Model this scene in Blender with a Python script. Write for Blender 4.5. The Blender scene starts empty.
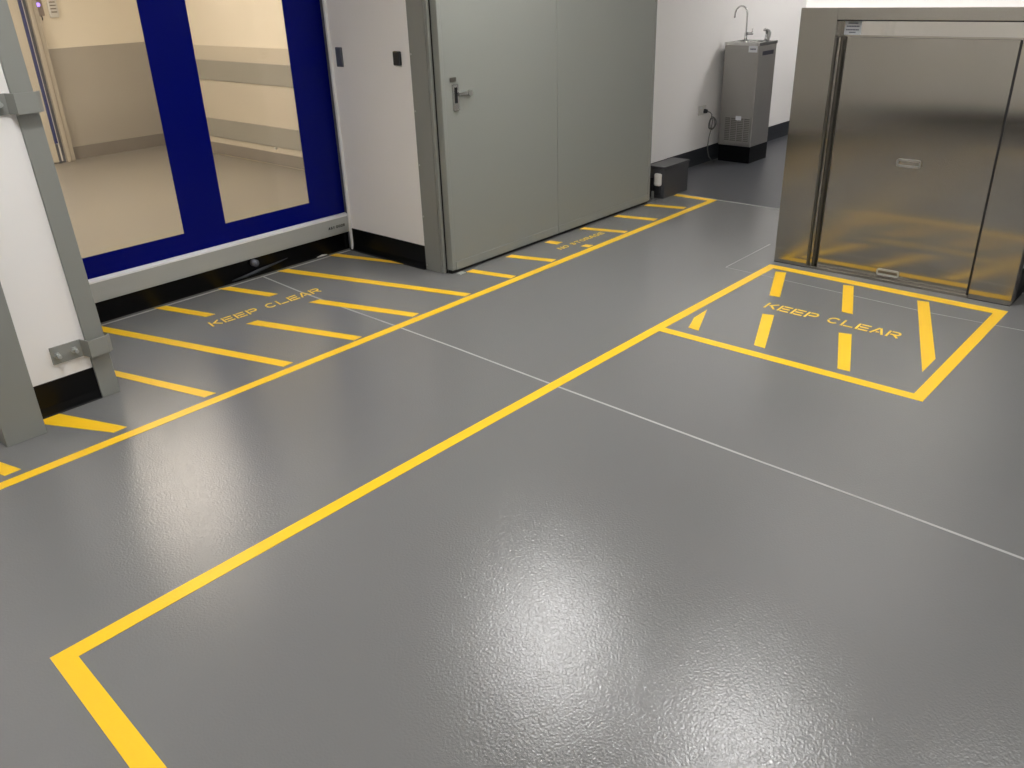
import bpy, bmesh, math, random
from mathutils import Vector, Matrix
random.seed(7)
SC = bpy.context.scene
COL = SC.collection

# ---------------------------------------------------------------- camera
H = 1.6
yaw, pit, rol = 0.73801, 0.451137, -0.03386
F = Vector((math.cos(yaw)*math.cos(pit), math.sin(yaw)*math.cos(pit), -math.sin(pit)))
Rt = Vector((math.sin(yaw), -math.cos(yaw), 0))
Up = Rt.cross(F)
r_ = math.cos(rol)*Rt + math.sin(rol)*Up
u_ = -math.sin(rol)*Rt + math.cos(rol)*Up
cd = bpy.data.cameras.new('camera')
cam = bpy.data.objects.new('camera', cd); COL.objects.link(cam)
M = Matrix((r_, u_, -F)).transposed().to_4x4(); M.translation = Vector((0, 0, H))
cam.matrix_world = M
cd.sensor_fit = 'HORIZONTAL'; cd.sensor_width = 36; cd.lens = 839.67/1024*36
cd.clip_start = 0.02
SC.camera = cam

# ---------------------------------------------------------------- world, exposure
w = bpy.data.worlds.new('world'); SC.world = w; w.use_nodes = True
w.node_tree.nodes['Background'].inputs[0].default_value = (0.9, 0.93, 1, 1)
w.node_tree.nodes['Background'].inputs[1].default_value = 0.05
SC.view_settings.view_transform = 'Standard'
SC.view_settings.look = 'None'
SC.view_settings.gamma = 1
SC.view_settings.use_curve_mapping = False
SC.view_settings.exposure = 0.35

# ceiling panel lamps: (x, y, half size x, half size y, strength, warm)
CEIL = 2.8
PANELS = [
 (3.62, 2.98, .30, .30, 24, 'neutral', 'square ceiling light panel nearest the grey sliding doors'),
 (3.62, 1.50, .30, .30, 20, 'neutral', 'square ceiling light panel above the walkway in front of the steel hatch'),
 (3.62, 0.00, .30, .30, 13, 'neutral', 'square ceiling light panel furthest right of the steel hatch'),
 (0.85, 2.20, .30, .30, 27, 'neutral', 'square ceiling light panel over the walkway, nearest the back wall'),
 (0.60, -0.6, .30, .30, 22, 'neutral', 'square ceiling light panel in the back corner by the right wall'),
 (8.60, 2.50, .30, .30, 29, 'neutral', 'square ceiling light panel over the corridor past the drinking fountain'),
 (3.00, 6.90, .55, .55, 13, 'warm', 'large warm ceiling light panel in the room behind the blue roller door, nearer one'),
  (0.55, 6.00, .40, .40, 29, 'warm', 'added warm fill panel in the room behind the blue door, hidden by the left wall'),  # added fill to brighten the room beyond, placed out of sight
 (1.60, 8.30, .30, .30, 37, 'warm', 'small warm ceiling light panel in the room behind the blue roller door, far left'),
]

# ---------------------------------------------------------------- materials
def lin(c):
    return tuple((x/12.92 if x <= .04045 else ((x+.055)/1.055)**2.4) for x in (v/255 for v in c))
def mat(name, rgb, rough=.5, metal=0, spec=.5, coat=0, bump=None, vary=None, emit=None, aniso=0):
    m = bpy.data.materials.new(name); m.use_nodes = True
    nt = m.node_tree; b = nt.nodes['Principled BSDF']
    c = lin(rgb)
    b.inputs['Base Color'].default_value = (*c, 1)
    b.inputs['Roughness'].default_value = rough
    b.inputs['Metallic'].default_value = metal
    b.inputs['Specular IOR Level'].default_value = spec
    b.inputs['Coat Weight'].default_value = coat
    b.inputs['Coat Roughness'].default_value = .15
    if aniso:   # vertical brush grain on the upright faces: reflections smear sideways
        b.inputs['Anisotropic'].default_value = aniso
        cx = nt.nodes.new('ShaderNodeCombineXYZ'); cx.inputs[1].default_value = 1
        nt.links.new(cx.outputs[0], b.inputs['Tangent'])
    tc = nt.nodes.new('ShaderNodeTexCoord')
    if vary:   # scale, amount, stretch
        mp = nt.nodes.new('ShaderNodeMapping'); mp.inputs['Scale'].default_value = vary[2]
        n = nt.nodes.new('ShaderNodeTexNoise'); n.inputs['Scale'].default_value = vary[0]; n.inputs['Detail'].default_value = 5
        mx = nt.nodes.new('ShaderNodeMix'); mx.data_type = 'RGBA'
        mx.inputs['A'].default_value = (*[x*(1-vary[1]) for x in c], 1)
        mx.inputs['B'].default_value = (*[min(1, x*(1+vary[1])) for x in c], 1)
        nt.links.new(tc.outputs['Object'], mp.inputs[0]); nt.links.new(mp.outputs[0], n.inputs[0])
        nt.links.new(n.outputs[0], mx.inputs['Factor']); nt.links.new(mx.outputs['Result'], b.inputs['Base Color'])
    if bump:   # scale, strength, distance, stretch
        mp = nt.nodes.new('ShaderNodeMapping'); mp.inputs['Scale'].default_value = bump[3] if len(bump) > 3 else (1, 1, 1)
        n = nt.nodes.new('ShaderNodeTexNoise'); n.inputs['Scale'].default_value = bump[0]; n.inputs['Detail'].default_value = 2
        bp = nt.nodes.new('ShaderNodeBump'); bp.inputs['Strength'].default_value = bump[1]; bp.inputs['Distance'].default_value = bump[2]
        nt.links.new(tc.outputs['Object'], mp.inputs[0]); nt.links.new(mp.outputs[0], n.inputs[0])
        nt.links.new(n.outputs[0], bp.inputs['Height']); nt.links.new(bp.outputs[0], b.inputs['Normal'])
    if emit:
        b.inputs['Emission Color'].default_value = (*emit[0], 1); b.inputs['Emission Strength'].default_value = emit[1]
    return m

FLOOR = mat('epoxy_floor', (117, 117, 116), .125, spec=.5, bump=(140, .42, .0024), vary=(1.3, .05, (1, 1, 1)))
FLOOR2 = mat('corridor_vinyl', (80, 81, 85), .33, spec=.4, bump=(150, .15, .003), vary=(1.3, .05, (1, 1, 1)))
FLOOR3 = mat('warm_room_floor', (138, 133, 124), .28, spec=.5, bump=(60, .1, .004), vary=(1.3, .05, (1, 1, 1)))
YEL = mat('yellow_paint', (252, 202, 40), .3, spec=.35, bump=(150, .15, .003), vary=(4, .03, (1, 1, 1)))
YELT = mat('yellow_stencil_paint', (250, 206, 60), .35, spec=.35, vary=(60, .12, (1, 1, 1)))
SEAL = mat('joint_sealant', (166, 165, 163), .5, vary=(9, .15, (1, 1, 1)))
SEALD = mat('faint_joint', (158, 157, 154), .5, vary=(9, .1, (1, 1, 1)))
WHITE = mat('white_wall_panel', (240, 237, 234), .45, spec=.35, vary=(.8, .015, (1, 1, 1)))
CEILM = mat('ceiling_white', (225, 225, 222), .8)
BLACK = mat('black_skirting', (7, 8, 10), .3, spec=.25, vary=(6, .2, (1, 1, 1)))
CHSK = mat('charcoal_skirting', (40, 43, 48), .45, vary=(6, .1, (1, 1, 1)))
STEELG = mat('grey_green_paint', (139, 141, 135), .42, spec=.4, bump=(2.2, .05, .01), vary=(1.5, .02, (1, 1, 1)))
STEELD = mat('grey_frame_paint', (136, 137, 132), .42, spec=.4, vary=(3, .03, (1, 1, 1)))
GAP = mat('gap_shade', (12, 12, 12), .7)  # near-black for strips that stand in for shade in gaps
BLUE = mat('blue_curtain', (0, 8, 98), .25, spec=.15, bump=(3, .1, .006), vary=(2, .04, (1, 1, 1)))
ALU = mat('aluminium_bar', (178, 180, 176), .38, metal=.35, spec=.5, vary=(5, .03, (1, 8, 8)))
ALUL = mat('aluminium_lip', (236, 236, 236), .3, metal=.1)  # near white: the bar lip's highlight is put into this colour
RUB = mat('black_rubber', (5, 5, 6), .25, spec=.22, bump=(7, .2, .01), vary=(10, .3, (1, 1, 1)))
INOX = mat('brushed_stainless', (168, 164, 156), .165, metal=1, bump=(1.6, .05, .010), vary=(3, .08, (1, 1, .6)), aniso=1)
INOXH = mat('polished_stainless', (200, 197, 190), .10, metal=1, bump=(2.2, .35, .03, (1, 1.6, .2)))
INOXF = mat('fountain_stainless', (166, 164, 160), .36, metal=.8, vary=(3, .06, (1, 1, .4)))
CHROME = mat('chrome', (200, 200, 198), .15, metal=1)
DSTEEL = mat('dark_track_steel', (112, 108, 101), .35, metal=.8)
DKG = mat('charcoal_metal', (66, 66, 68), .4, spec=.4, vary=(8, .08, (1, 1, 1)))
DKP = mat('dark_plastic', (30, 31, 34), .4)
MIDP = mat('grey_plastic', (92, 94, 102), .4)
LTP = mat('pale_plastic', (214, 212, 206), .4)
CABLE = mat('grey_cable', (98, 98, 96), .5)
STICK = mat('white_sticker', (222, 225, 230), .5)
INK = mat('sticker_ink', (60, 65, 90), .6)
BLKINK = mat('black_print', (35, 38, 32), .5)
CREAM = mat('cream_wall', (228, 220, 202), .5, vary=(1.2, .03, (1, 1, 1)))
WAINS = mat('grey_wainscot', (168, 162, 152), .45, vary=(2.5, .06, (1, 1, 1)))
PALE = mat('pale_wainscot', (196, 188, 172), .45, vary=(2.5, .03, (1, 1, 1)))
RAILG = mat('grey_bumper', (152, 149, 140), .45, vary=(3, .05, (1, 1, 1)))
BBG = mat('grey_cove', (132, 126, 118), .4, vary=(3, .06, (1, 1, 1)))
JAMB = mat('beige_jamb', (182, 174, 160), .45, vary=(3, .03, (1, 1, 1)))
BLUED = mat('dull_blue_edge', (58, 66, 116), .5)
PURP = mat('violet_indicator', (120, 90, 250), .4, emit=((.35, .22, 1), 2.0))
DIFN = mat('lamp_diffuser', (255, 255, 255), .6)
def lampmat(name, col, s): return mat(name, (255, 255, 255), .6, emit=(col, s))

def glassmat():
    m = bpy.data.materials.new('clear_vinyl'); m.use_nodes = True; nt = m.node_tree
    for n in list(nt.nodes): nt.nodes.remove(n)
    o = nt.nodes.new('ShaderNodeOutputMaterial'); mx = nt.nodes.new('ShaderNodeMixShader')
    t = nt.nodes.new('ShaderNodeBsdfTransparent'); t.inputs[0].default_value = (.92, .90, .875, 1)
    g = nt.nodes.new('ShaderNodeBsdfGlossy'); g.inputs['Roughness'].default_value = .12
    fr = nt.nodes.new('ShaderNodeFresnel'); fr.inputs[0].default_value = 1.45
    nt.links.new(fr.outputs[0], mx.inputs[0]); nt.links.new(t.outputs[0], mx.inputs[1]); nt.links.new(g.outputs[0], mx.inputs[2])
    nt.links.new(mx.outputs[0], o.inputs[0]); return m
VINYL = glassmat()

# ---------------------------------------------------------------- mesh helpers
class MB:
    def __init__(s): s.bm = bmesh.new()
    def box(s, x0, x1, y0, y1, z0, z1, bev=0, seg=2):
        bm = s.bm
        r = bmesh.ops.create_cube(bm, size=1)
        vs = r['verts']
        for v in vs:
            v.co = Vector(((x0+x1)/2+v.co.x*(x1-x0), (y0+y1)/2+v.co.y*(y1-y0), (z0+z1)/2+v.co.z*(z1-z0)))
        if bev:
            es = list({e for v in vs for e in v.link_edges})
            bmesh.ops.bevel(bm, geom=es, offset=bev, segments=seg, affect='EDGES', profile=.5)
        return s
    def prism(s, pts, z0, z1):           # polygon in xy, extruded
        bm = s.bm
        a = sum(pts[i][0]*pts[(i+1) % len(pts)][1]-pts[(i+1) % len(pts)][0]*pts[i][1] for i in range(len(pts)))
        if a < 0: pts = pts[::-1]
        lo = [bm.verts.new((p[0], p[1], z0)) for p in pts]; hi = [bm.verts.new((p[0], p[1], z1)) for p in pts]
        n = len(pts)
        bm.faces.new(lo[::-1]); bm.faces.new(hi)
        for i in range(n): bm.faces.new((lo[i], lo[(i+1) % n], hi[(i+1) % n], hi[i]))
        return s
    def sweep(s, pts, axis, a0, a1):     # polygon in the plane across `axis`, extruded along it
        m = {'x': lambda p, t: (t, p[0], p[1]), 'y': lambda p, t: (p[0], t, p[1]), 'z': lambda p, t: (p[0], p[1], t)}[axis]
        bm = s.bm; n = len(pts)
        lo = [bm.verts.new(m(p, a0)) for p in pts]; hi = [bm.verts.new(m(p, a1)) for p in pts]
        fs = [bm.faces.new(lo[::-1]), bm.faces.new(hi)]
        for i in range(n): fs.append(bm.faces.new((lo[i], lo[(i+1) % n], hi[(i+1) % n], hi[i])))
        bmesh.ops.recalc_face_normals(bm, faces=fs)
        return s
    def tube(s, pts, r, seg=10, radii=None):
        bm = s.bm; P = [Vector(p) for p in pts]; rings = []
        up = Vector((0, 0, 1)); prev = None
        for i, p in enumerate(P):
            d = (P[min(i+1, len(P)-1)]-P[max(i-1, 0)]).normalized()
            if prev is None:
                a = d.cross(up if abs(d.z) < .9 else Vector((1, 0, 0))).normalized()
            else:
                a = (prev-d*prev.dot(d)).normalized()
            prev = a; b = d.cross(a); rr = radii[i] if radii else r
            rings.append([bm.verts.new(p+a*math.cos(t)*rr+b*math.sin(t)*rr) for t in (2*math.pi*k/seg for k in range(seg))])
        for i in range(len(rings)-1):
            for k in range(seg): bm.faces.new((rings[i][k], rings[i][(k+1) % seg], rings[i+1][(k+1) % seg], rings[i+1][k]))
        bm.faces.new(rings[0][::-1]); bm.faces.new(rings[-1])
        return s
    def cyl(s, p0, p1, r, seg=16, r1=None):
        return s.tube([p0, p1], r, seg, [r, r if r1 is None else r1])
    def build(s, name, m, parent=None, smooth=False):
        me = bpy.data.meshes.new(name)
        bmesh.ops.recalc_face_normals(s.bm, faces=s.bm.faces)
        s.bm.to_mesh(me); s.bm.free()
        o = bpy.data.objects.new(name, me); COL.objects.link(o)
        me.materials.append(m)
        root = parent
        while root is not None and root.parent is not None: root = root.parent
        if root is not None and root.type == 'EMPTY':
            L = root.location.copy()
            for v in me.vertices: v.co -= L
        if parent is not None: o.parent = parent
        if smooth:
            for p in me.polygons: p.use_smooth = True
        return o
def tag(o, label=None, cat=None, group=None, kind=None):
    if label: o['label'] = label
    if cat: o['category'] = cat
    if group: o['group'] = group
    if kind: o['kind'] = kind
    return o
def thing(name, loc, label, cat, group=None, kind=None):
    o = bpy.data.objects.new(name, None); COL.objects.link(o); o.location = loc
    o.empty_display_size = .1
    return tag(o, label, cat, group, kind)
def rrect(cx, cz, hw, hh, r, n=5):
    pts = []
    for sx, sz, a0 in ((1, 1, 0), (-1, 1, 90), (-1, -1, 180), (1, -1, 270)):
        for k in range(n+1):
            a = math.radians(a0+90*k/n)
            pts.append((cx+sx*(hw-r)+r*math.cos(a), cz+sz*(hh-r)+r*math.sin(a)))
    return pts

# ================================================================ THE SETTING
S = 'structure'
tag(MB().prism([(-1.05, -2.6), (5.873, -2.6), (5.873, 4.5), (-1.05, 4.5)], -.1, 0).build('floor', FLOOR), 'glossy mid grey epoxy floor of the work area', 'floor', kind=S)
tag(MB().prism([(5.873, -2.6), (13, -2.6), (13, 4.1), (5.873, 4.1)], -.1, 0).build('floor', FLOOR2), 'darker charcoal grey floor of the corridor beyond the pale joint', 'floor', kind=S)
tag(MB().prism([(-.6, 4.5), (5.0, 4.5), (5.0, 9.8), (-.6, 9.8)], -.1, 0).build('floor', FLOOR3), 'warm beige reflective floor seen through the blue door windows', 'floor', kind=S)
tag(MB().box(-1.1, 13, -2.7, 9.8, CEIL, CEIL+.1).build('ceiling', CEILM), 'plain white ceiling', 'ceiling', kind=S)
tag(MB().box(-1.05, -.95, -2.7, 3.7, 0, CEIL).build('wall_back', WHITE), 'white wall behind the camera', 'wall', kind=S)
tag(MB().box(-.95, -.94, -2.6, 3.56, 0, .15).build('baseboard_back', BLACK), 'black skirting behind the camera', 'baseboard', kind=S)
tag(MB().box(-1.05, 13, -2.7, -2.6, 0, CEIL).build('wall_right', WHITE), 'white wall far to the right', 'wall', kind=S)
tag(MB().box(-.95, 12.9, -2.6, -2.59, 0, .15).build('baseboard_right', BLACK), 'black skirting far to the right', 'baseboard', kind=S)
tag(MB().box(12.9, 13, -2.6, 4.1, 0, CEIL).build('wall_corridor_end', WHITE), 'white wall closing the far end of the corridor', 'wall', kind=S)
# front left wall pier, with the recess behind
wl_ = MB().sweep([(-.95, 0), (1.317, 0), (1.317-.0245*CEIL, CEIL), (-.95, CEIL)], 'y', 3.56, 4.5).build('wall_left', WHITE)
tag(wl_, 'white wall panel between the two grey posts at the left edge', 'wall', kind=S)
def skirting(name, pts, m, label, h=.14, t=.005, lip=.010, ny=-1, axis='x', a=0, b=1, at=0):
    # thin coved skirting running along axis from a to b, wall face at `at`, facing ny
    prof = [(at, 0), (at+ny*(t+lip), 0), (at+ny*(t+lip*.45), .006), (at+ny*(t+.004), .02), (at+ny*t, .04), (at+ny*t, h), (at, h)]
    o = MB().sweep(prof, axis, a, b).build(name, m)
    return tag(o, label, 'baseboard', kind=S)
def skirt_y(name, m, label, h, at, nx, a, b, t=.006, lip=.02):
    prof = [(at, 0), (at+nx*(t+lip), 0), (at+nx*(t+lip*.45), .006), (at+nx*(t+.004), .02), (at+nx*t, .04), (at+nx*t, h), (at, h)]
    o = MB().sweep(prof, 'y', a, b).build(name, m)
    return tag(o, label, 'baseboard', kind=S)
skirting('baseboard_left', None, BLACK, 'glossy black coved skirting under the white panel between the two grey posts', h=.145, a=.95, b=1.239, at=3.56)
# recess: return walls
tag(MB().box(3.34, 3.46, 3.71, 4.5, 0, CEIL).build('wall_return', WHITE), 'white return wall between the blue roller door and the grey sliding doors', 'wall', kind=S)
skirt_y('baseboard_return', BLACK, 'black coved skirting at the foot of the white return wall', .145, 3.34, -1, 3.71, 4.44)
skirt_y('baseboard_recess', BLACK, 'black skirting on the hidden left side of the door recess', .145, 1.317, 1, 3.60, 4.44)
# wall around roller door opening: lintel
tag(MB().box(1.311, 3.34, 4.36, 4.5, 2.45, CEIL).build('wall_lintel', WHITE), 'white wall above the blue roller door', 'wall', kind=S)
# wall behind the sliding doors and corridor left wall
tag(MB().box(3.46, 5.5, 3.585, 3.71, 0, CEIL).build('wall_behind_doors', STEELG), 'grey panel wall behind the sliding doors', 'wall', kind=S)
tag(MB().box(5.5, 6.42, 3.936, 4.1, 0, CEIL).box(5.4, 5.5, 3.71, 4.1, 0, CEIL).build('wall_corridor_left', WHITE), 'white wall just past the sliding doors above the dark floor box', 'wall', kind=S)
tag(MB().box(6.42, 12.9, 3.94, 4.1, 0, CEIL).build('wall_fountain', WHITE), 'white wall behind the drinking fountain', 'wall', kind=S)
skirting('baseboard_corridor', None, CHSK, 'dark charcoal skirting along the wall behind the drinking fountain', h=.14, a=5.5, b=12.9, at=3.94)
# shaft block
tag(MB().box(4.735, 9.4, .815, 2.085, 1.385, CEIL).box(4.80, 9.4, .815, 2.085, 0, 1.385).build('wall_shaft', WHITE), 'white wall around and above the stainless steel hatch', 'wall', kind=S)
skirting('baseboard_shaft', None, BLACK, 'black skirting on the side wall right of the stainless hatch', h=.15, a=4.76, b=9.4, at=.815)
# room beyond
tag(MB().box(-.6, 5.0, 9.5, 9.6, 1.09, CEIL).build('wall_room_far', CREAM), 'cream upper wall seen through the left window of the blue door', 'wall', kind=S)
tag(MB().box(-.6, 4.73, 9.49, 9.6, 0, 1.09).build('trim_1', WAINS), 'grey vinyl wainscot seen through the left window of the blue door', 'wainscot', kind=S)
tag(MB().box(3.66, 4.725, 9.478, 9.49, 0, .13).build('baseboard_room_far', BBG), 'grey coved skirting under the wainscot in the room beyond', 'baseboard', kind=S)
tag(MB().box(4.73, 4.83, 4.5, 9.6, 1.08, CEIL).build('wall_room_side', CREAM), 'cream upper wall seen through the right window of the blue door', 'wall', kind=S)
tag(MB().box(4.722, 4.83, 4.5, 9.49, 0, 1.08).build('trim_2', PALE), 'pale beige wainscot seen through the right window of the blue door', 'wainscot', kind=S)
tag(MB().box(4.712, 4.722, 4.5, 9.478, .012, .125).build('baseboard_room_side', BBG), 'grey skirting under the bumper rails in the room beyond', 'baseboard', kind=S)
tag(MB().box(-.6, -.5, 4.5, 9.5, 0, CEIL).build('wall_room_left', CREAM), 'cream wall on the hidden left side of the room beyond', 'wall', kind=S)
tag(MB().box(-.5, 1.32, 4.5, 4.6, 0, CEIL).box(3.46, 4.722, 4.5, 4.6, 0, CEIL).box(1.32, 3.46, 4.5, 4.6, 2.45, CEIL).build('wall_room_near', CREAM), 'cream wall around the inner side of the blue door', 'wall', kind=S)
# joints in the floor
def strip(pts, wd):
    L, Rr = [], []
    for i, p in enumerate(pts):
        a = Vector(pts[max(i-1, 0)]); b = Vector(pts[min(i+1, len(pts)-1)]); d = (b-a).normalized(); n = Vector((-d.y, d.x))*wd/2
        L.append(tuple(Vector(p)+n)); Rr.append(tuple(Vector(p)-n))
    return L, Rr
def joint(name, pts, wd, m, label, h=.0006):
    L, Rr = strip(pts, wd); b = MB()
    for i in range(len(pts)-1): b.prism([L[i], L[i+1], Rr[i+1], Rr[i]], -.004, h)
    return tag(b.build(name, m), label, 'floor joint', kind=S)
joint('trim_3', [(2.637, 4.44), (2.607, 4.006), (2.596, 3.573), (2.587, 3.11), (2.575, 2.7), (2.545, 2.032), (2.530, 1.58), (2.514, 1.115), (2.503, .7), (2.485, .231), (2.44, -1.2), (2.40, -2.59)], .011, SEAL, 'thin pale sealant joint crossing the whole grey floor')
joint('trim_4', [(4.428, 2.269), (4.413, 1.902), (4.370, 1.118), (4.39, .676), (4.40, -.6)], .005, SEALD, 'faint pale hairline joint crossing the hatched box by the hatch')
joint('trim_5', [(4.428, 2.269), (5.016, 2.272)], .006, SEALD, 'short faint floor joint beside the left foot of the steel hatch')
joint('trim_6', [(5.873, 3.6), (5.873, 3.12), (5.876, 2.1), (5.88, .9)], .02, SEAL, 'pale joint strip where the grey floor meets the darker corridor floor')
joint('trim_7', [(1.33, 4.425), (3.33, 4.425)], .018, SEALD, 'thin pale edge line on the floor under the blue roller door')

# ================================================================ FLOOR MARKINGS
TZ = .0012
def poly(name, pts, m, label, cat, group=None):
    return tag(MB().prism(pts, 0.0001, TZ).build(name, m), label, cat, group)
# long left line, ending in the crossbar at the far joint
b = MB(); b.prism([(-.7, 3.094), (5.862, 3.122), (5.803, 3.172), (-.7, 3.144)], .0001, TZ)
b.prism([(5.862, 3.122), (5.862, 3.484), (5.800, 3.472), (5.803, 3.172)], .0001, TZ)
tag(b.build('floor_line', YEL), 'long yellow floor line running in front of the blue roller door and sliding doors', 'floor line')
# middle line with the near left corner
b = MB(); b.prism([(.424, 2.088), (1.9, 2.095), (3.4, 2.094), (4.632, 2.085), (4.572, 2.035), (3.4, 2.043), (1.9, 2.045), (.477, 2.034)], .0001, TZ)
b.prism([(.424, 2.088), (.477, 2.034), (.445, 1.35), (.400, .6), (.345, .6), (.385, 1.35)], .0001, TZ)
tag(b.build('floor_line', YEL), 'long yellow floor line with a square corner at the bottom left, nearest the camera', 'floor line')
b = MB(); b.prism([(4.632, 2.085), (4.617, .790), (4.547, .843), (4.572, 2.035)], .0001, TZ)
b.prism([(4.617, .790), (3.343, .795), (3.397, .846), (4.547, .843)], .0001, TZ)
b.prism([(3.343, .795), (3.343, 2.043), (3.395, 2.043), (3.397, .846)], .0001, TZ)
tag(b.build('floor_line', YEL), 'yellow outline closing the hatched box on the floor before the steel hatch', 'floor line')
STR = [
 ([(3.148, 4.437), (3.204, 4.437), (3.318, 4.025), (3.318, 3.893)], 'short yellow stripe against the skirting of the white return wall', 0),
 ([(2.748, 4.441), (2.818, 4.424), (3.176, 3.179), (3.121, 3.176)], 'longest yellow stripe beside the white return wall, ending near the sliding door corner', 0),
 ([(2.341, 4.441), (2.406, 4.418), (2.505, 4.074), (2.449, 4.078)], 'short yellow stripe under the blue door directly above the letters P and C', 0),
 ([(1.942, 4.441), (2.003, 4.424), (2.104, 4.074), (2.048, 4.080)], 'short yellow stripe under the blue door, up and left of the letter K', 0),
 ([(2.528, 3.812), (2.594, 3.800), (2.784, 3.186), (2.729, 3.177)], 'yellow stripe just below the letters A and R, crossed by the floor joint', 0),
 ([(2.126, 3.810), (2.193, 3.804), (2.388, 3.177), (2.332, 3.172)], 'yellow stripe just below the letters E and P in front of the blue door', 0),
 ([(1.568, 4.430), (1.625, 4.430), (1.983, 3.190), (1.926, 3.186)], 'long yellow stripe left of the letter K, starting behind the right grey post', 0),
 ([(1.349, 3.84), (1.362, 3.95), (1.577, 3.188), (1.522, 3.190)], 'yellow stripe starting at the foot of the right grey post', 0),
 ([(.965, 3.51), (.978, 3.543), (1.052, 3.543), (1.179, 3.197), (1.121, 3.193)], 'yellow stripe starting at the black skirting between the two grey posts', 0),
 ([(.632, 3.50), (.690, 3.50), (.766, 3.191), (.708, 3.189)], 'yellow stripe cut by the left edge of the picture, below the left grey post', 0),
 ([(3.440, 3.474), (3.498, 3.474), (3.562, 3.179), (3.509, 3.172)], 'first yellow stripe at the near corner of the sliding doors', 1),
 ([(3.804, 3.478), (3.862, 3.478), (3.953, 3.186), (3.899, 3.179)], 'second yellow stripe from the near corner of the sliding doors', 1),
 ([(4.197, 3.480), (4.252, 3.480), (4.276, 3.389), (4.212, 3.386)], 'stubby yellow mark touching the sliding door just above the word NO', 1),
 ([(4.269, 3.235), (4.324, 3.232), (4.337, 3.182), (4.281, 3.177)], 'stubby yellow mark between the small lettering and the long line', 1),
 ([(4.595, 3.490), (4.650, 3.490), (4.745, 3.188), (4.692, 3.180)], 'yellow stripe by the sliding door right after the small lettering', 1),
 ([(5.005, 3.490), (5.061, 3.490), (5.138, 3.198), (5.075, 3.190)], 'second last yellow stripe before the far end of the sliding doors', 1),
 ([(5.402, 3.490), (5.460, 3.488), (5.539, 3.202), (5.478, 3.191)], 'last yellow stripe beside the dark floor box at the far end of the sliding doors', 1),
 ([(3.742, 2.004), (3.600, 1.998), (3.466, 1.951), (3.463, 1.893)], 'short pointed yellow stripe in the left corner of the hatched box', 2),
 ([(4.525, 1.999), (4.542, 1.941), (4.138, 1.787), (4.132, 1.845)], 'yellow stripe above the letter K in the hatched box, next to the hatch frame', 2),
 ([(3.857, 1.749), (3.874, 1.693), (3.458, 1.538), (3.462, 1.595)], 'yellow stripe below the letter K in the hatched box', 2),
 ([(4.525, 1.598), (4.541, 1.545), (4.123, 1.386), (4.124, 1.443)], 'yellow stripe above the letters C and L in the hatched box', 2),
 ([(3.845, 1.345), (3.863, 1.289), (3.447, 1.132), (3.444, 1.187)], 'yellow stripe below the letter C in the hatched box', 2),
 ([(4.513, 1.198), (4.525, 1.142), (3.806, .888), (3.629, .888)], 'long slanting yellow stripe right of the letter R in the hatched box', 2),
]
GR = ['yellow hatching stripes before the blue roller door', 'yellow hatching stripes along the sliding doors', 'yellow hatching stripes in the box before the steel hatch']
for pts, lab, g in STR:
    poly('floor_stripe', pts, YEL, lab, 'floor stripe', GR[g])

# stroke lettering with stencil breaks; each glyph in a 0..1 box (x right, y up), strokes = quads
def bar(x0, y0, x1, y1, t):
    d = Vector((x1-x0, y1-y0)).normalized(); n = Vector((-d.y, d.x))*t/2
    return [(x0+n.x, y0+n.y), (x1+n.x, y1+n.y), (x1-n.x, y1-n.y), (x0-n.x, y0-n.y)]
t = .17
def arc(cx, cy, rx, ry, a0, a1, n=8, t=t):
    out = []
    for k in range(n):
        a, b_ = math.radians(a0+(a1-a0)*k/n), math.radians(a0+(a1-a0)*(k+1)/n)
        o = lambda a, s: (cx+(rx+s*t/2)*math.cos(a), cy+(ry+s*t/2)*math.sin(a))
        out.append([o(a, 1), o(b_, 1), o(b_, -1), o(a, -1)])
    return out
h = t/2
GL = {
 'K': [bar(h, 0, h, 1, t), bar(.30, .50, .92, .97, t), bar(.42, .56, .95, .04, t)],
 'E': [bar(h, 0, h, 1, t), bar(.25, 1-h, 1, 1-h, t), bar(.25, .5, .92, .5, t), bar(.25, h, 1, h, t)],
 'P': [bar(h, 0, h, 1, t), bar(.25, 1-h, .70, 1-h, t), bar(.25, .42, .70, .42, t)]+arc(.70, .42+(1-h-.42)/2, .22, (1-h-.42)/2, -90, 90),
 'C': arc(.5, .5, .42, .42, 42, 172, 10)+arc(.5, .5, .42, .42, 188, 318, 10),
 'L': [bar(h, 0, h, 1, t), bar(.25, h, 1, h, t)],
 'A': [bar(.04, 0, .46, 1, t), bar(.54, 1, .96, 0, t), bar(.38, .3, .64, .3, t)],
 'R': [bar(h, 0, h, 1, t), bar(.25, 1-h, .70, 1-h, t), bar(.25, .46, .70, .46, t), bar(.55, .42, .93, .02, t)]+arc(.70, .46+(1-h-.46)/2, .22, (1-h-.46)/2, -90, 90),
 'N': [bar(h, 0, h, 1, t), bar(1-h, 0, 1-h, 1, t), bar(.2, .95, .8, .05, t)],
 'O': arc(.5, .5, .42, .42, 98, 262, 10)+arc(.5, .5, .42, .42, -82, 82, 10),
 'S': arc(.5, .73, .36, .19, 20, 270, 8)+arc(.5, .35-.02, .36, .23, -160, 90, 8),
 'T': [bar(0, 1-h, 1, 1-h, t), bar(.5, 0, .5, .76, t)],
 'G': arc(.5, .5, .42, .42, 42, 172, 10)+arc(.5, .5, .42, .42, 188, 330, 10)+[bar(.6, .45, .95, .45, t), bar(.88, .1, .88, .45, t)],
}
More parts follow.
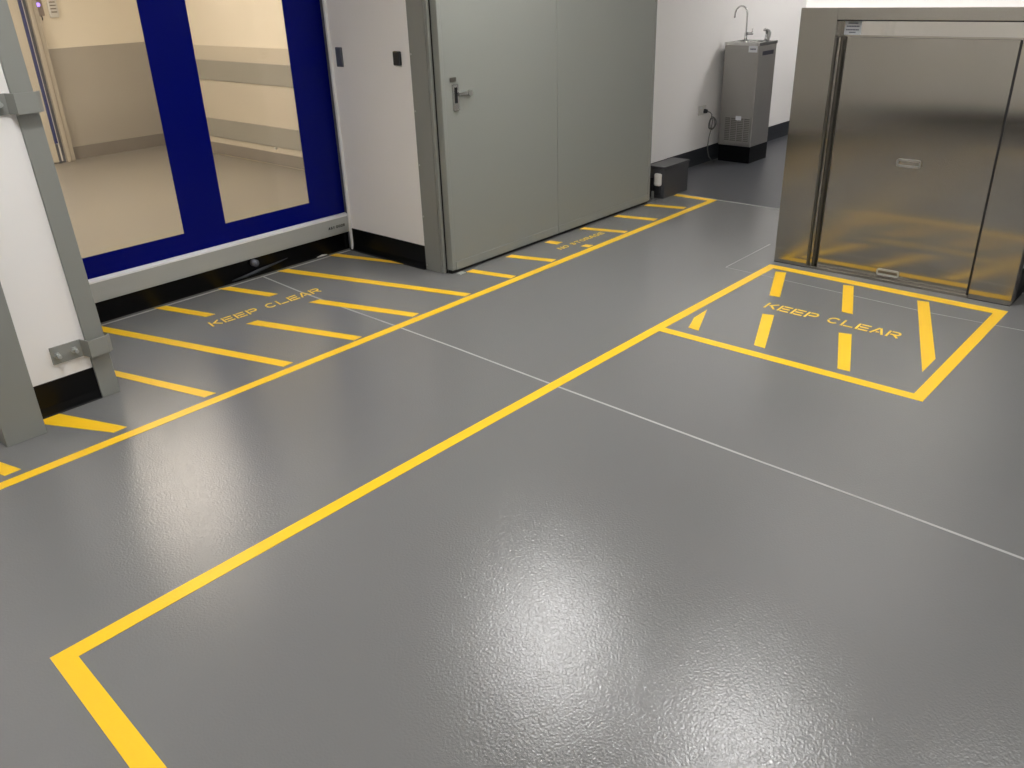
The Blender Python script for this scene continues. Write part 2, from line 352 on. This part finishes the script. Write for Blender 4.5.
def place_text(text, p00, p10, hv, label, gapf=.20, spacef=.68):
    n = sum(c != ' ' for c in text); k = text.count(' ')
    tot = n+(n-1)*gapf+k*spacef
    L = Vector(p10)-Vector(p00); wl = 1/tot; x = 0
    root = thing('floor_lettering', (p00[0], p00[1], 0), label, 'lettering')
    for ch in text:
        if ch == ' ': x += spacef*wl; continue
        b = MB()
        for q in GL[ch]:
            b.prism([(p00[0]+L.x*(x+gx*wl)+hv[0]*gy, p00[1]+L.y*(x+gx*wl)+hv[1]*gy) for gx, gy in q], .0001, TZ)
        b.build('letter', YELT, root)
        x += wl*(1+gapf)
    return root
place_text('KEEP CLEAR', (1.995, 3.918), (2.690, 3.905), (.012, .072), 'yellow stencilled words KEEP CLEAR on the floor before the blue roller door')
place_text('KEEP CLEAR', (3.947, 1.790), (3.937, 1.099), (.080, .003), 'yellow stencilled words KEEP CLEAR inside the hatched box by the steel hatch')
place_text('NO STORAGE', (4.135, 3.290), (4.610, 3.285), (.006, .044), 'small yellow stencilled words NO STORAGE beside the sliding doors', spacef=.6)

# ================================================================ LEFT POSTS AND BRACKETS
LEAN = .0245   # shear following the lens bend, for the narrow post and the pier edge
def post(x0, x1, y0, y1, label, lean=0):
    o = MB().box(x0, x1, y0, y1, 0, CEIL-.001, bev=.003).build('steel_post', STEELD)
    if lean:
        for v in o.data.vertices: v.co.x -= lean*v.co.z
    return tag(o, label, 'post')
post(.797, .950, 3.41, 3.56, 'wide grey steel post cut by the left edge of the picture')
post(1.240, 1.320, 3.546, 3.60, 'narrow grey steel post left of the blue roller door', LEAN)
def bracket(z, label):
    dx = -.0245*z+.004
    t_ = thing('steel_bracket', (1.2, 3.56, z), label, 'bracket', 'grey steel brackets bolted to the white panel')
    hh = .037
    # bent strap: plate on the wall, joggle outward, face over the post, short return
    out = [(1.09, 3.558), (1.09, 3.550), (1.212, 3.550), (1.226, 3.500), (1.306, 3.500), (1.326, 3.520), (1.322, 3.525), (1.304, 3.506), (1.2305, 3.506), (1.2165, 3.558)]
    b = MB(); b.sweep([(p[0]+dx, p[1]) for p in out], 'z', z-hh, z+hh)
    b.build('strap', STEELD, t_)
    for bx, bz in ((1.112+dx, z), (1.182+dx, z+.002)):
        bb = MB(); bb.cyl((bx, 3.552, bz), (bx, 3.541, bz), .014, 6); bb.cyl((bx, 3.541, bz), (bx, 3.518, bz), .008, 12)
        bb.build('bolt', ALU, t_)
    return t_
bracket(.247, 'lower grey bent steel bracket with two bolts, just above the black skirting')
bracket(1.235, 'upper grey bent steel bracket reaching over the narrow post at the left edge')

# ================================================================ BLUE ROLLER DOOR
d = thing('door_1', (2.33, 4.46, 0), 'blue roller door with two tall clear windows and an aluminium bottom bar', 'door', kind=S)
YD = 4.46
WT = 2.2
b = MB()
b.box(1.345, 1.50, YD, YD+.004, .235, 2.62)
b.box(2.214, 2.474, YD, YD+.004, .235, 2.62)
b.box(3.068, 3.335, YD, YD+.004, .235, 2.62)
b.box(1.50, 2.214, YD, YD+.004, .235, .360); b.box(2.474, 3.068, YD, YD+.004, .235, .360)
b.box(1.50, 2.214, YD, YD+.004, WT, 2.62); b.box(2.474, 3.068, YD, YD+.004, WT, 2.62)
b.build('curtain', BLUE, d)
for x0, x1 in ((1.50, 2.214), (2.474, 3.068)):
    MB().box(x0-.006, x1+.006, YD+.0045, YD+.0065, .354, WT+.006).build('window_pane', VINYL, d)
bb = MB().box(1.345, 3.338, YD-.030, YD+.03, .122, .232, bev=.006).build('bottom_bar', ALU, d)
MB().sweep([(YD-.032, .228), (YD-.032, .238), (YD-.012, .246), (YD+.03, .246), (YD+.03, .228)], 'x', 1.345, 3.338).build('bar_lip', ALUL, bb)
# small print on the bar
FONTS = {
 'A': [bar(.05, 0, .5, 1, .26), bar(.5, 1, .95, 0, .26), bar(.3, .3, .7, .3, .2)],
 'S': [bar(.1, .12, .9, .12, .22), bar(.1, .5, .9, .5, .22), bar(.1, .88, .9, .88, .22), bar(.2, .5, .2, .88, .24), bar(.8, .12, .8, .5, .24)],
 'I': [bar(.5, 0, .5, 1, .3)],
 'D': [bar(.15, 0, .15, 1, .26), bar(.15, .9, .7, .9, .2), bar(.15, .1, .7, .1, .2), bar(.85, .15, .85, .85, .26)],
 'O': [bar(.15, .1, .15, .9, .26), bar(.15, .9, .85, .9, .2), bar(.15, .1, .85, .1, .2), bar(.85, .1, .85, .9, .26)],
 'R': [bar(.15, 0, .15, 1, .26), bar(.15, .9, .8, .9, .2), bar(.15, .5, .8, .5, .2), bar(.82, .5, .82, .9, .26), bar(.5, .5, .9, 0, .24)],
}
b = MB(); x = 3.165
for ch in 'ASI DOOR':
    if ch != ' ':
        for q in FONTS[ch]: b.sweep([(x+p[0]*.014, .167+p[1]*.017) for p in q], 'y', YD-.0315, YD-.0298)
    x += .018 if ch != ' ' else .009
b.build('lettering', BLKINK, bb)
sk = MB(); sk.box(1.345, 3.335, YD-.012, YD+.02, .004, .125, bev=.004)
skirt = sk.build('rubber_skirt', RUB, d)
MB().cyl((2.60, YD-.045, .095), (2.60, YD-.012, .095), .022, 16).cyl((2.60, YD-.052, .095), (2.60, YD-.045, .095), .013, 12).build('sensor_knob', MIDP, skirt, True)
MB().tube([(2.44, YD-.02, .022), (2.53, YD-.025, .03), (2.62, YD-.028, .042), (2.72, YD-.022, .05), (2.84, YD-.016, .062)], .009, 8, [.003, .009, .011, .007, .002]).build('rubber_fold', CHSK, skirt, True)
MB().tube([(3.05, YD-.028, .014), (3.09, YD-.03, .018), (3.13, YD-.028, .014)], .006, 8, [.002, .006, .002]).build('clip', LTP, skirt, True)
g = MB(); g.box(3.322, 3.340, YD-.050, YD-.034, 0, 2.45, bev=.002).build('guide_rail', ALUL, d)
MB().box(3.328, 3.334, YD-.033, YD-.003, 0, 2.45).build('guide_seal', MIDP, d)
MB().box(1.33, 3.34, 4.12, 4.455, 2.40, CEIL-.002, bev=.01).build('roller_housing', STEELD, d)

# ================================================================ RETURN WALL DEVICES
t_ = thing('door_sensor', (3.34, 4.336, 1.20), 'mid grey rectangular switch plate on the white return wall beside the blue door', 'switch')
MB().box(3.326, 3.340, 4.308, 4.362, 1.146, 1.256, bev=.004).build('plate', MIDP, t_)
MB().box(3.3245, 3.327, 4.316, 4.354, 1.155, 1.247, bev=.001).build('face', mat('slate_plastic', (84, 87, 98), .3), t_)
t_ = thing('access_reader', (3.34, 3.811, 1.21), 'small black card reader on the white return wall beside the grey jamb', 'card reader')
MB().box(3.318, 3.340, 3.785, 3.838, 1.172, 1.248, bev=.006).build('body', DKP, t_)
MB().box(3.330, 3.340, 3.790, 3.833, 1.165, 1.173, bev=.001).build('base', LTP, t_)

# ================================================================ SLIDING DOORS
j = thing('trim_8', (3.36, 3.64, 0), 'grey steel jamb between the white return wall and the sliding doors', 'door jamb', kind=S)
MB().box(3.334, 3.47, 3.578, 3.712, 0, CEIL-.001, bev=.002).build('jamb', STEELD, j)
MB().box(3.336, 3.47, 3.554, 3.577, 0, CEIL-.001, bev=.004).build('stop_strip', STEELG, j)
for z in (.03, .33, .633, .934, 1.235, 1.535, 1.84, 2.14):
    MB().cyl((3.3345, 3.700, z), (3.331, 3.700, z), .005, 10).build('screw', ALU, j)
d = thing('door_2', (4.42, 3.50, 0), 'pair of large grey green sliding door panels hanging in front of the wall', 'door', kind=S)
for k, (x0, x1) in enumerate(((3.385, 4.368), (4.372, 5.462))):
    lf = MB().box(x0, x1, 3.502, 3.546, .022, 2.5, bev=.0012).build('door_leaf', STEELG, d)
    MB().box(x0, x1, 3.497, 3.5015, .022, .072, bev=.0015).build('kick_rail', STEELG, lf)
    if k == 0:
        tag(lf, 'near door leaf with the pull handle')
        MB().box(3.424, 3.470, 3.494, 3.502, 1.088, 1.112, bev=.003).build('lock_cover', DSTEEL, lf)
        hp = MB(); hp.box(3.438, 3.449, 3.494, 3.502, .935, 1.075); hp.box(3.472, 3.481, 3.494, 3.502, .935, 1.075)
        hp.box(3.449, 3.472, 3.494, 3.502, .935, .975); hp.box(3.449, 3.472, 3.494, 3.502, 1.058, 1.075)
        hp.build('handle_plate', CHROME, lf)
        MB().box(3.449, 3.472, 3.4995, 3.503, .975, 1.058).build('recess', DKP, lf)
        lv = MB(); lv.box(3.478, 3.560, 3.484, 3.492, 1.010, 1.030, bev=.003); lv.cyl((3.566, 3.482, 1.020), (3.566, 3.495, 1.020), .016, 14); lv.box(3.478, 3.490, 3.490, 3.503, 1.008, 1.032)
        lv.build('latch_lever', CHROME, lf)
MB().box(3.354, 3.384, 3.498, 3.548, .022, 2.5, bev=.006).build('edge_channel', STEELG, d)
MB().box(5.463, 5.490, 3.498, 3.548, .022, 2.5, bev=.005).build('edge_channel', STEELD, d)
MB().box(3.36, 5.48, 3.512, 3.540, .003, .0215).build('bottom_gap_shade', GAP, d)  # black strip stands in for the shade under the door leaves
MB().box(3.352, 3.36, 3.5485, 3.5535, .0, 2.5).build('side_gap_shade', GAP, d)  # black strip stands in for the dark slit behind the door edge
MB().box(3.375, 3.425, 3.46, 3.496, .0, .006, bev=.001).build('floor_guide', ALU, d)
MB().box(3.34, 5.56, 3.44, 3.584, 2.5, 2.64, bev=.004).build('top_track_cover', STEELD, d)

# ================================================================ DARK BOX AT THE END OF THE DOORS
t_ = thing('floor_box', (5.84, 3.7, 0), 'low dark charcoal metal box on the floor at the far end of the sliding doors', 'box')
MB().box(5.665, 6.022, 3.484, 3.635, 0, .232, bev=.004).build('body', DKG, t_)
MB().box(5.655, 6.030, 3.477, 3.641, .232, .246, bev=.004).build('lid', DKG, t_)
hh_ = MB().box(5.63, 5.664, 3.500, 3.560, .100, .195, bev=.012).cyl((5.632, 3.512, .178), (5.627, 3.512, .178), .007, 12).build('door_stop', LTP, t_)
MB().box(5.625, 5.664, 3.565, 3.60, .06, .16, bev=.004).box(5.64, 5.664, 3.51, 3.56, .03, .098).build('stop_bracket', DKP, t_)
MB().box(5.63, 5.642, 3.556, 3.572, 0, .055).build('foot', ALU, t_)

# ================================================================ STAINLESS HATCH
t_ = thing('service_lift', (4.72, 1.45, 0), 'low stainless steel service hatch with a sliding door set in the white wall', 'service hatch')
X = 4.70
MB().box(X, X+.10, 1.893, 2.094, .004, 1.405, bev=.002).build('side_frame', INOX, t_)
MB().box(X, X+.10, .802, 1.006, .004, 1.405, bev=.002).build('side_frame', INOX, t_)
MB().box(X, X+.10, 1.0062, 1.8928, 1.347, 1.405, bev=.001).build('top_frame', INOX, t_)
dr = MB(); dr.box(X+.040, X+.056, 1.024, 1.842, .015, 1.262, bev=.0015)
dpan = dr.build('lower_door', INOX, t_)
b = MB()
def ring(cy, cz, hw, hh, r, t, xf, xb):
    o = rrect(cy, cz, hw, hh, r); i = rrect(cy, cz, hw-t, hh-t, max(r-t, .001)); n = len(o)
    for k in range(n):
        q = [o[k], o[(k+1) % n], i[(k+1) % n], i[k]]
        b.sweep(q, 'x', xf, xb)
ring(1.426, .651, .062, .020, .014, .009, X+.030, X+.0405)
b.build('upper_grip_rim', INOXF, dpan)
MB().sweep(rrect(1.426, .651, .054, .012, .006), 'x', X+.0385, X+.0405).build('upper_grip', INOX, dpan)
b = MB(); ring(1.438, .045, .062, .018, .014, .009, X+.032, X+.041)
b.build('lower_grip_rim', ALU, dpan)
MB().sweep(rrect(1.438, .045, .053, .008, .005), 'x', X+.0370, X+.0405).build('lower_grip_slot', DSTEEL, dpan)
MB().box(X+.066, X+.078, 1.0062, 1.8928, 1.20, 1.3465).build('upper_door', INOXH, t_)
MB().box(X+.0575, X+.0655, 1.0062, 1.86, 1.262, 1.270).build('upper_door_edge', INOX, t_)
trk = MB(); trk.box(X+.006, X+.066, 1.884, 1.892, .004, 1.262); trk.box(X+.03, X+.066, 1.858, 1.866, .004, 1.262); trk.box(X+.064, X+.080, 1.842, 1.892, .004, 1.20)
trk.build('door_track', DSTEEL, t_)
MB().box(X+.018, X+.030, 1.868, 1.880, .004, 1.262).build('track_bead', INOX, t_)
MB().box(X+.045, X+.066, 1.0065, 1.024, .004, 1.2615).build('edge_shade_strip', DKP, t_)  # dark strip draws the shadow line at the door's right edge
MB().box(X+.004, X+.10, 1.0065, 1.8925, .002, .014, bev=.001).box(X-.004, X+.003, 1.0065, 1.8925, .001, .005).build('sill', INOX, t_)
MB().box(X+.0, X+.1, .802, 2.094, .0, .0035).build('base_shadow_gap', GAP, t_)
MB().box(X+.012, X+.0655, 1.0065, 1.892, 1.3405, 1.3465).build('header_shade_strip', DKP, t_)  # dark strip put in as the shadow line under the top frame
st = MB().box(X+.0645, X+.066, 1.785, 1.873, 1.272, 1.340).build('label_plate', STICK, t_)
b = MB()
for k, (a, c) in enumerate(((.2, .8), (.12, .9), (.1, .88), (.3, .7))):
    z = 1.328-k*.015
    if k == 2: z -= .002
    y0 = 1.873-a*.088; y1 = 1.873-c*.088
    n = 8
    for q in range(n):
        s0 = y0+(y1-y0)*q/n; s1 = y0+(y1-y0)*(q+.72)/n
        b.box(X+.0638, X+.0646, min(s0, s1), max(s0, s1), z-.003, z+.003)
b.build('label_print', INK, st)

# ================================================================ DRINKING FOUNTAIN
t_ = thing('drinking_fountain', (7.39, 3.73, 0), 'freestanding stainless drinking fountain with gooseneck tap against the white corridor wall', 'drinking fountain')
FOUNT = t_
x0, x1, y0, y1 = 7.22, 7.56, 3.56, 3.885
MB().box(x0, x1, y0, y1, .147, 1.0, bev=.006).build('cabinet', INOXF, t_)
MB().box(x0+.006, x1+.01, y0+.004, y1-.01, 0, .146, bev=.002).build('plinth', BLACK, t_)
b = MB(); b.box(x0-.004, x1+.004, y0-.004, y0+.018, 1.0, 1.026, bev=.003); b.box(x0-.004, x1+.004, y1-.018, y1+.004, 1.0, 1.026, bev=.003)
b.box(x0-.004, x0+.018, y0+.018, y1-.018, 1.0, 1.026, bev=.003); b.box(x1-.018, x1+.004, y0+.018, y1-.018, 1.0, 1.026, bev=.003)
b.box(x0+.018, x1-.018, y0+.018, y1-.018, 1.0005, 1.008)
b.build('basin_top', CHROME, t_)
pts = [(7.382, 3.776, 1.008), (7.382, 3.776, 1.06), (7.382, 3.776, 1.12), (7.382, 3.778, 1.20)]
for k in range(11):
    a = math.pi*k/10*1.02
    pts.append((7.382, 3.838-.060*math.cos(a), 1.238+.072*math.sin(a)))
pts.append((7.382, 3.900, 1.215))
b = MB().tube(pts, .0075, 12); b.cyl((7.382, 3.776, 1.006), (7.382, 3.776, 1.095), .0135, 16)
tp = b.build('gooseneck_tap', CHROME, t_, True)
MB().cyl((7.382, 3.768, 1.088), (7.382, 3.712, 1.088), .011, 12).cyl((7.382, 3.718, 1.09), (7.382, 3.716, 1.135), .0045, 8).build('tap_lever', CHROME, tp, True)
b = MB().tube([(7.430, 3.600, 1.006), (7.430, 3.600, 1.05), (7.440, 3.600, 1.085), (7.425, 3.600, 1.112), (7.395, 3.600, 1.124), (7.370, 3.600, 1.118)], .016, 12, [.020, .018, .018, .015, .012, .009])
b.build('bubbler', CHROME, t_, True)
MB().tube([(7.462, 3.600, 1.02), (7.480, 3.600, 1.06), (7.486, 3.600, 1.09), (7.462, 3.600, 1.115)], .01, 10, [.008, .012, .012, .006]).build('bubbler_guard', ALU, t_, True)
gr = MB()
gx = x0-.0005
gr.box(gx-.006, gx, 3.575, 3.835, .395, .412, bev=.001); gr.box(gx-.006, gx, 3.575, 3.835, .175, .185, bev=.001)
for yy in (3.580, 3.640, 3.705, 3.770, 3.828): gr.box(gx-.007, gx, yy-.004, yy+.004, .18, .40)
gf = gr.build('grille', INOXF, t_)
sl = MB()
for k in range(13):
    z = .192+k*.0158
    sl.sweep([(gx-.004, z), (gx, z), (gx, z+.006), (gx-.001, z+.010)], 'y', 3.585, 3.825)
sl.build('louvres', mat('louvre_steel', (112, 110, 106), .45, metal=.6), gf)
MB().box(gx-.0075, gx-.0065, 3.668, 3.722, .375, .412).build('grille_sticker', STICK, t_)
st = MB().box(gx-.0012, gx-.0002, 3.572, 3.655, .948, 1.0).build('front_sticker', STICK, t_)
b = MB()
for q in range(6): b.box(gx-.0018, gx-.0012, 3.588+q*.009, 3.594+q*.009, .968, .981)
b.build('sticker_print', INK, st)
MB().box(7.295, 7.505, y0-.002, y0-.0003, .918, .952, bev=.0005).build('dark_badge', mat('badge_navy', (38, 38, 52), .4), t_)
MB().box(7.25, 7.29, y1+.002, y1+.020, .86, .96, bev=.005).build('rear_clip', DKP, t_)

# outlet and cord
t_ = thing('power_outlet', (6.98, 3.94, .47), 'white power outlet low on the wall left of the drinking fountain', 'power outlet')
MB().box(6.92, 7.045, 3.930, 3.9395, .435, .515, bev=.003).build('face_plate', LTP, t_)
MB().box(6.94, 6.965, 3.927, 3.931, .490, .503, bev=.001).build('rocker_switch', STICK, t_)
c_ = FOUNT
MB().cyl((7.01, 3.930, .465), (7.015, 3.900, .463), .020, 14, .015).build('plug', DKP, c_, True)
pts = [(7.016, 3.90, .462), (7.04, 3.885, .452), (7.07, 3.885, .430), (7.085, 3.893, .41)]
for k in range(33):
    a = math.radians(100-360*k/16); rr = .055+.004*math.sin(k*1.3)
    pts.append((7.095+rr*1.15*math.cos(a), 3.897-.0006*k, .350+rr*math.sin(a)*.95))
pts += [(7.075, 3.885, .30), (7.05, 3.89, .22), (7.04, 3.89, .13), (7.06, 3.88, .06), (7.09, 3.865, .02), (7.13, 3.86, .007), (7.17, 3.87, .007), (7.21, 3.90, .007)]
MB().tube(pts, .0045, 8).build('power_cord', CABLE, c_, True)

# ================================================================ ROOM BEYOND: rails, jamb, devices
def rail(z0, z1, label):
    o = MB().box(4.712, 4.7218, 4.62, 9.486, z0, z1, bev=.004).build('bumper_rail', RAILG)
    return tag(o, label, 'bumper rail', 'grey bumper rails in the room behind the blue door')
rail(.752, .944, 'upper grey wall bumper rail seen through the right window of the blue door')
rail(.182, .373, 'lower grey wall bumper rail seen through the right window of the blue door')
tag(MB().cyl((4.7215, 7.287, .170), (4.700, 7.287, .170), .014, 12).build('wall_stud', LTP), 'tiny bright white stud under the lower grey bumper rail', 'stud')
d = thing('door_3', (3.3, 9.48, 0), 'beige door frame with a blue edged leaf in the room beyond, far left', 'door', kind=S)
fr_ = MB(); fr_.box(3.572, 3.612, 9.40, 9.489, 0, 2.2, bev=.006); fr_.box(3.618, 3.664, 9.42, 9.489, 0, 2.2, bev=.006); fr_.box(3.60, 3.63, 9.44, 9.489, 0, 2.2)
fr_.build('door_frame', JAMB, d)
MB().box(3.498, 3.524, 9.41, 9.485, .20, 2.2).build('blue_edge', BLUED, d)
MB().box(2.5, 3.497, 9.43, 9.485, .01, 2.2).build('door_leaf', PALE, d)
MB().box(3.5245, 3.540, 9.43, 9.485, .02, 2.2).build('seal_strip', LTP, d)
MB().box(3.5405, 3.571, 9.44, 9.485, 0, 2.2).box(3.498, 3.524, 9.43, 9.485, 0, .19).build('dark_rebate', MIDP, d)
t_ = thing('wall_reader', (3.70, 9.5, 1.45), 'grey wall reader with a violet light seen through the left window', 'card reader')
MB().box(3.668, 3.735, 9.470, 9.4995, 1.395, 1.60, bev=.006).build('body', mat('taupe_plastic', (150, 138, 128), .4), t_)
MB().cyl((3.692, 9.470, 1.497), (3.692, 9.464, 1.497), .019, 16).build('violet_light', PURP, t_)
MB().tube([(3.70, 9.475, 1.397), (3.705, 9.472, 1.375), (3.70, 9.475, 1.355)], .006, 8).build('cord_stub', DKG, t_, True)
t_ = thing('wall_speaker', (3.83, 9.5, 1.45), 'pale slotted wall box right of the violet light in the room beyond', 'wall box')
MB().box(3.785, 3.875, 9.468, 9.4995, 1.375, 1.60, bev=.010).build('body', LTP, t_)
b = MB()
for k in range(5): b.box(3.800, 3.855, 9.464, 9.4685, 1.42+k*.03, 1.431+k*.03)
b.build('slots', mat('slot_grey', (120, 110, 98), .5), t_)

# ================================================================ CEILING LAMPS
NEUT = lampmat('lamp_neutral', (1, .985, .96), 1); WARM = lampmat('lamp_warm', (1, .84, .60), 1)
for i, (lx, ly, hx, hy, st_, kind, lab) in enumerate(PANELS):
    t_ = thing('ceiling_light', (lx, ly, CEIL), lab, 'ceiling light', 'ceiling light panels')
    m = lampmat('lamp_%d' % i, (1, .99, .98) if kind == 'neutral' else (1, .925, .83), st_)
    f = MB(); f.box(lx-hx-.03, lx+hx+.03, ly-hy-.03, ly-hy, CEIL-.03, CEIL-.0005); f.box(lx-hx-.03, lx+hx+.03, ly+hy, ly+hy+.03, CEIL-.03, CEIL-.0005)
    f.box(lx-hx-.03, lx-hx, ly-hy, ly+hy, CEIL-.03, CEIL-.0005); f.box(lx+hx, lx+hx+.03, ly-hy, ly+hy, CEIL-.03, CEIL-.0005)
    f.build('frame', LTP, t_)
    MB().box(lx-hx, lx+hx, ly-hy, ly+hy, CEIL-.020, CEIL-.005).build('diffuser', m, t_)
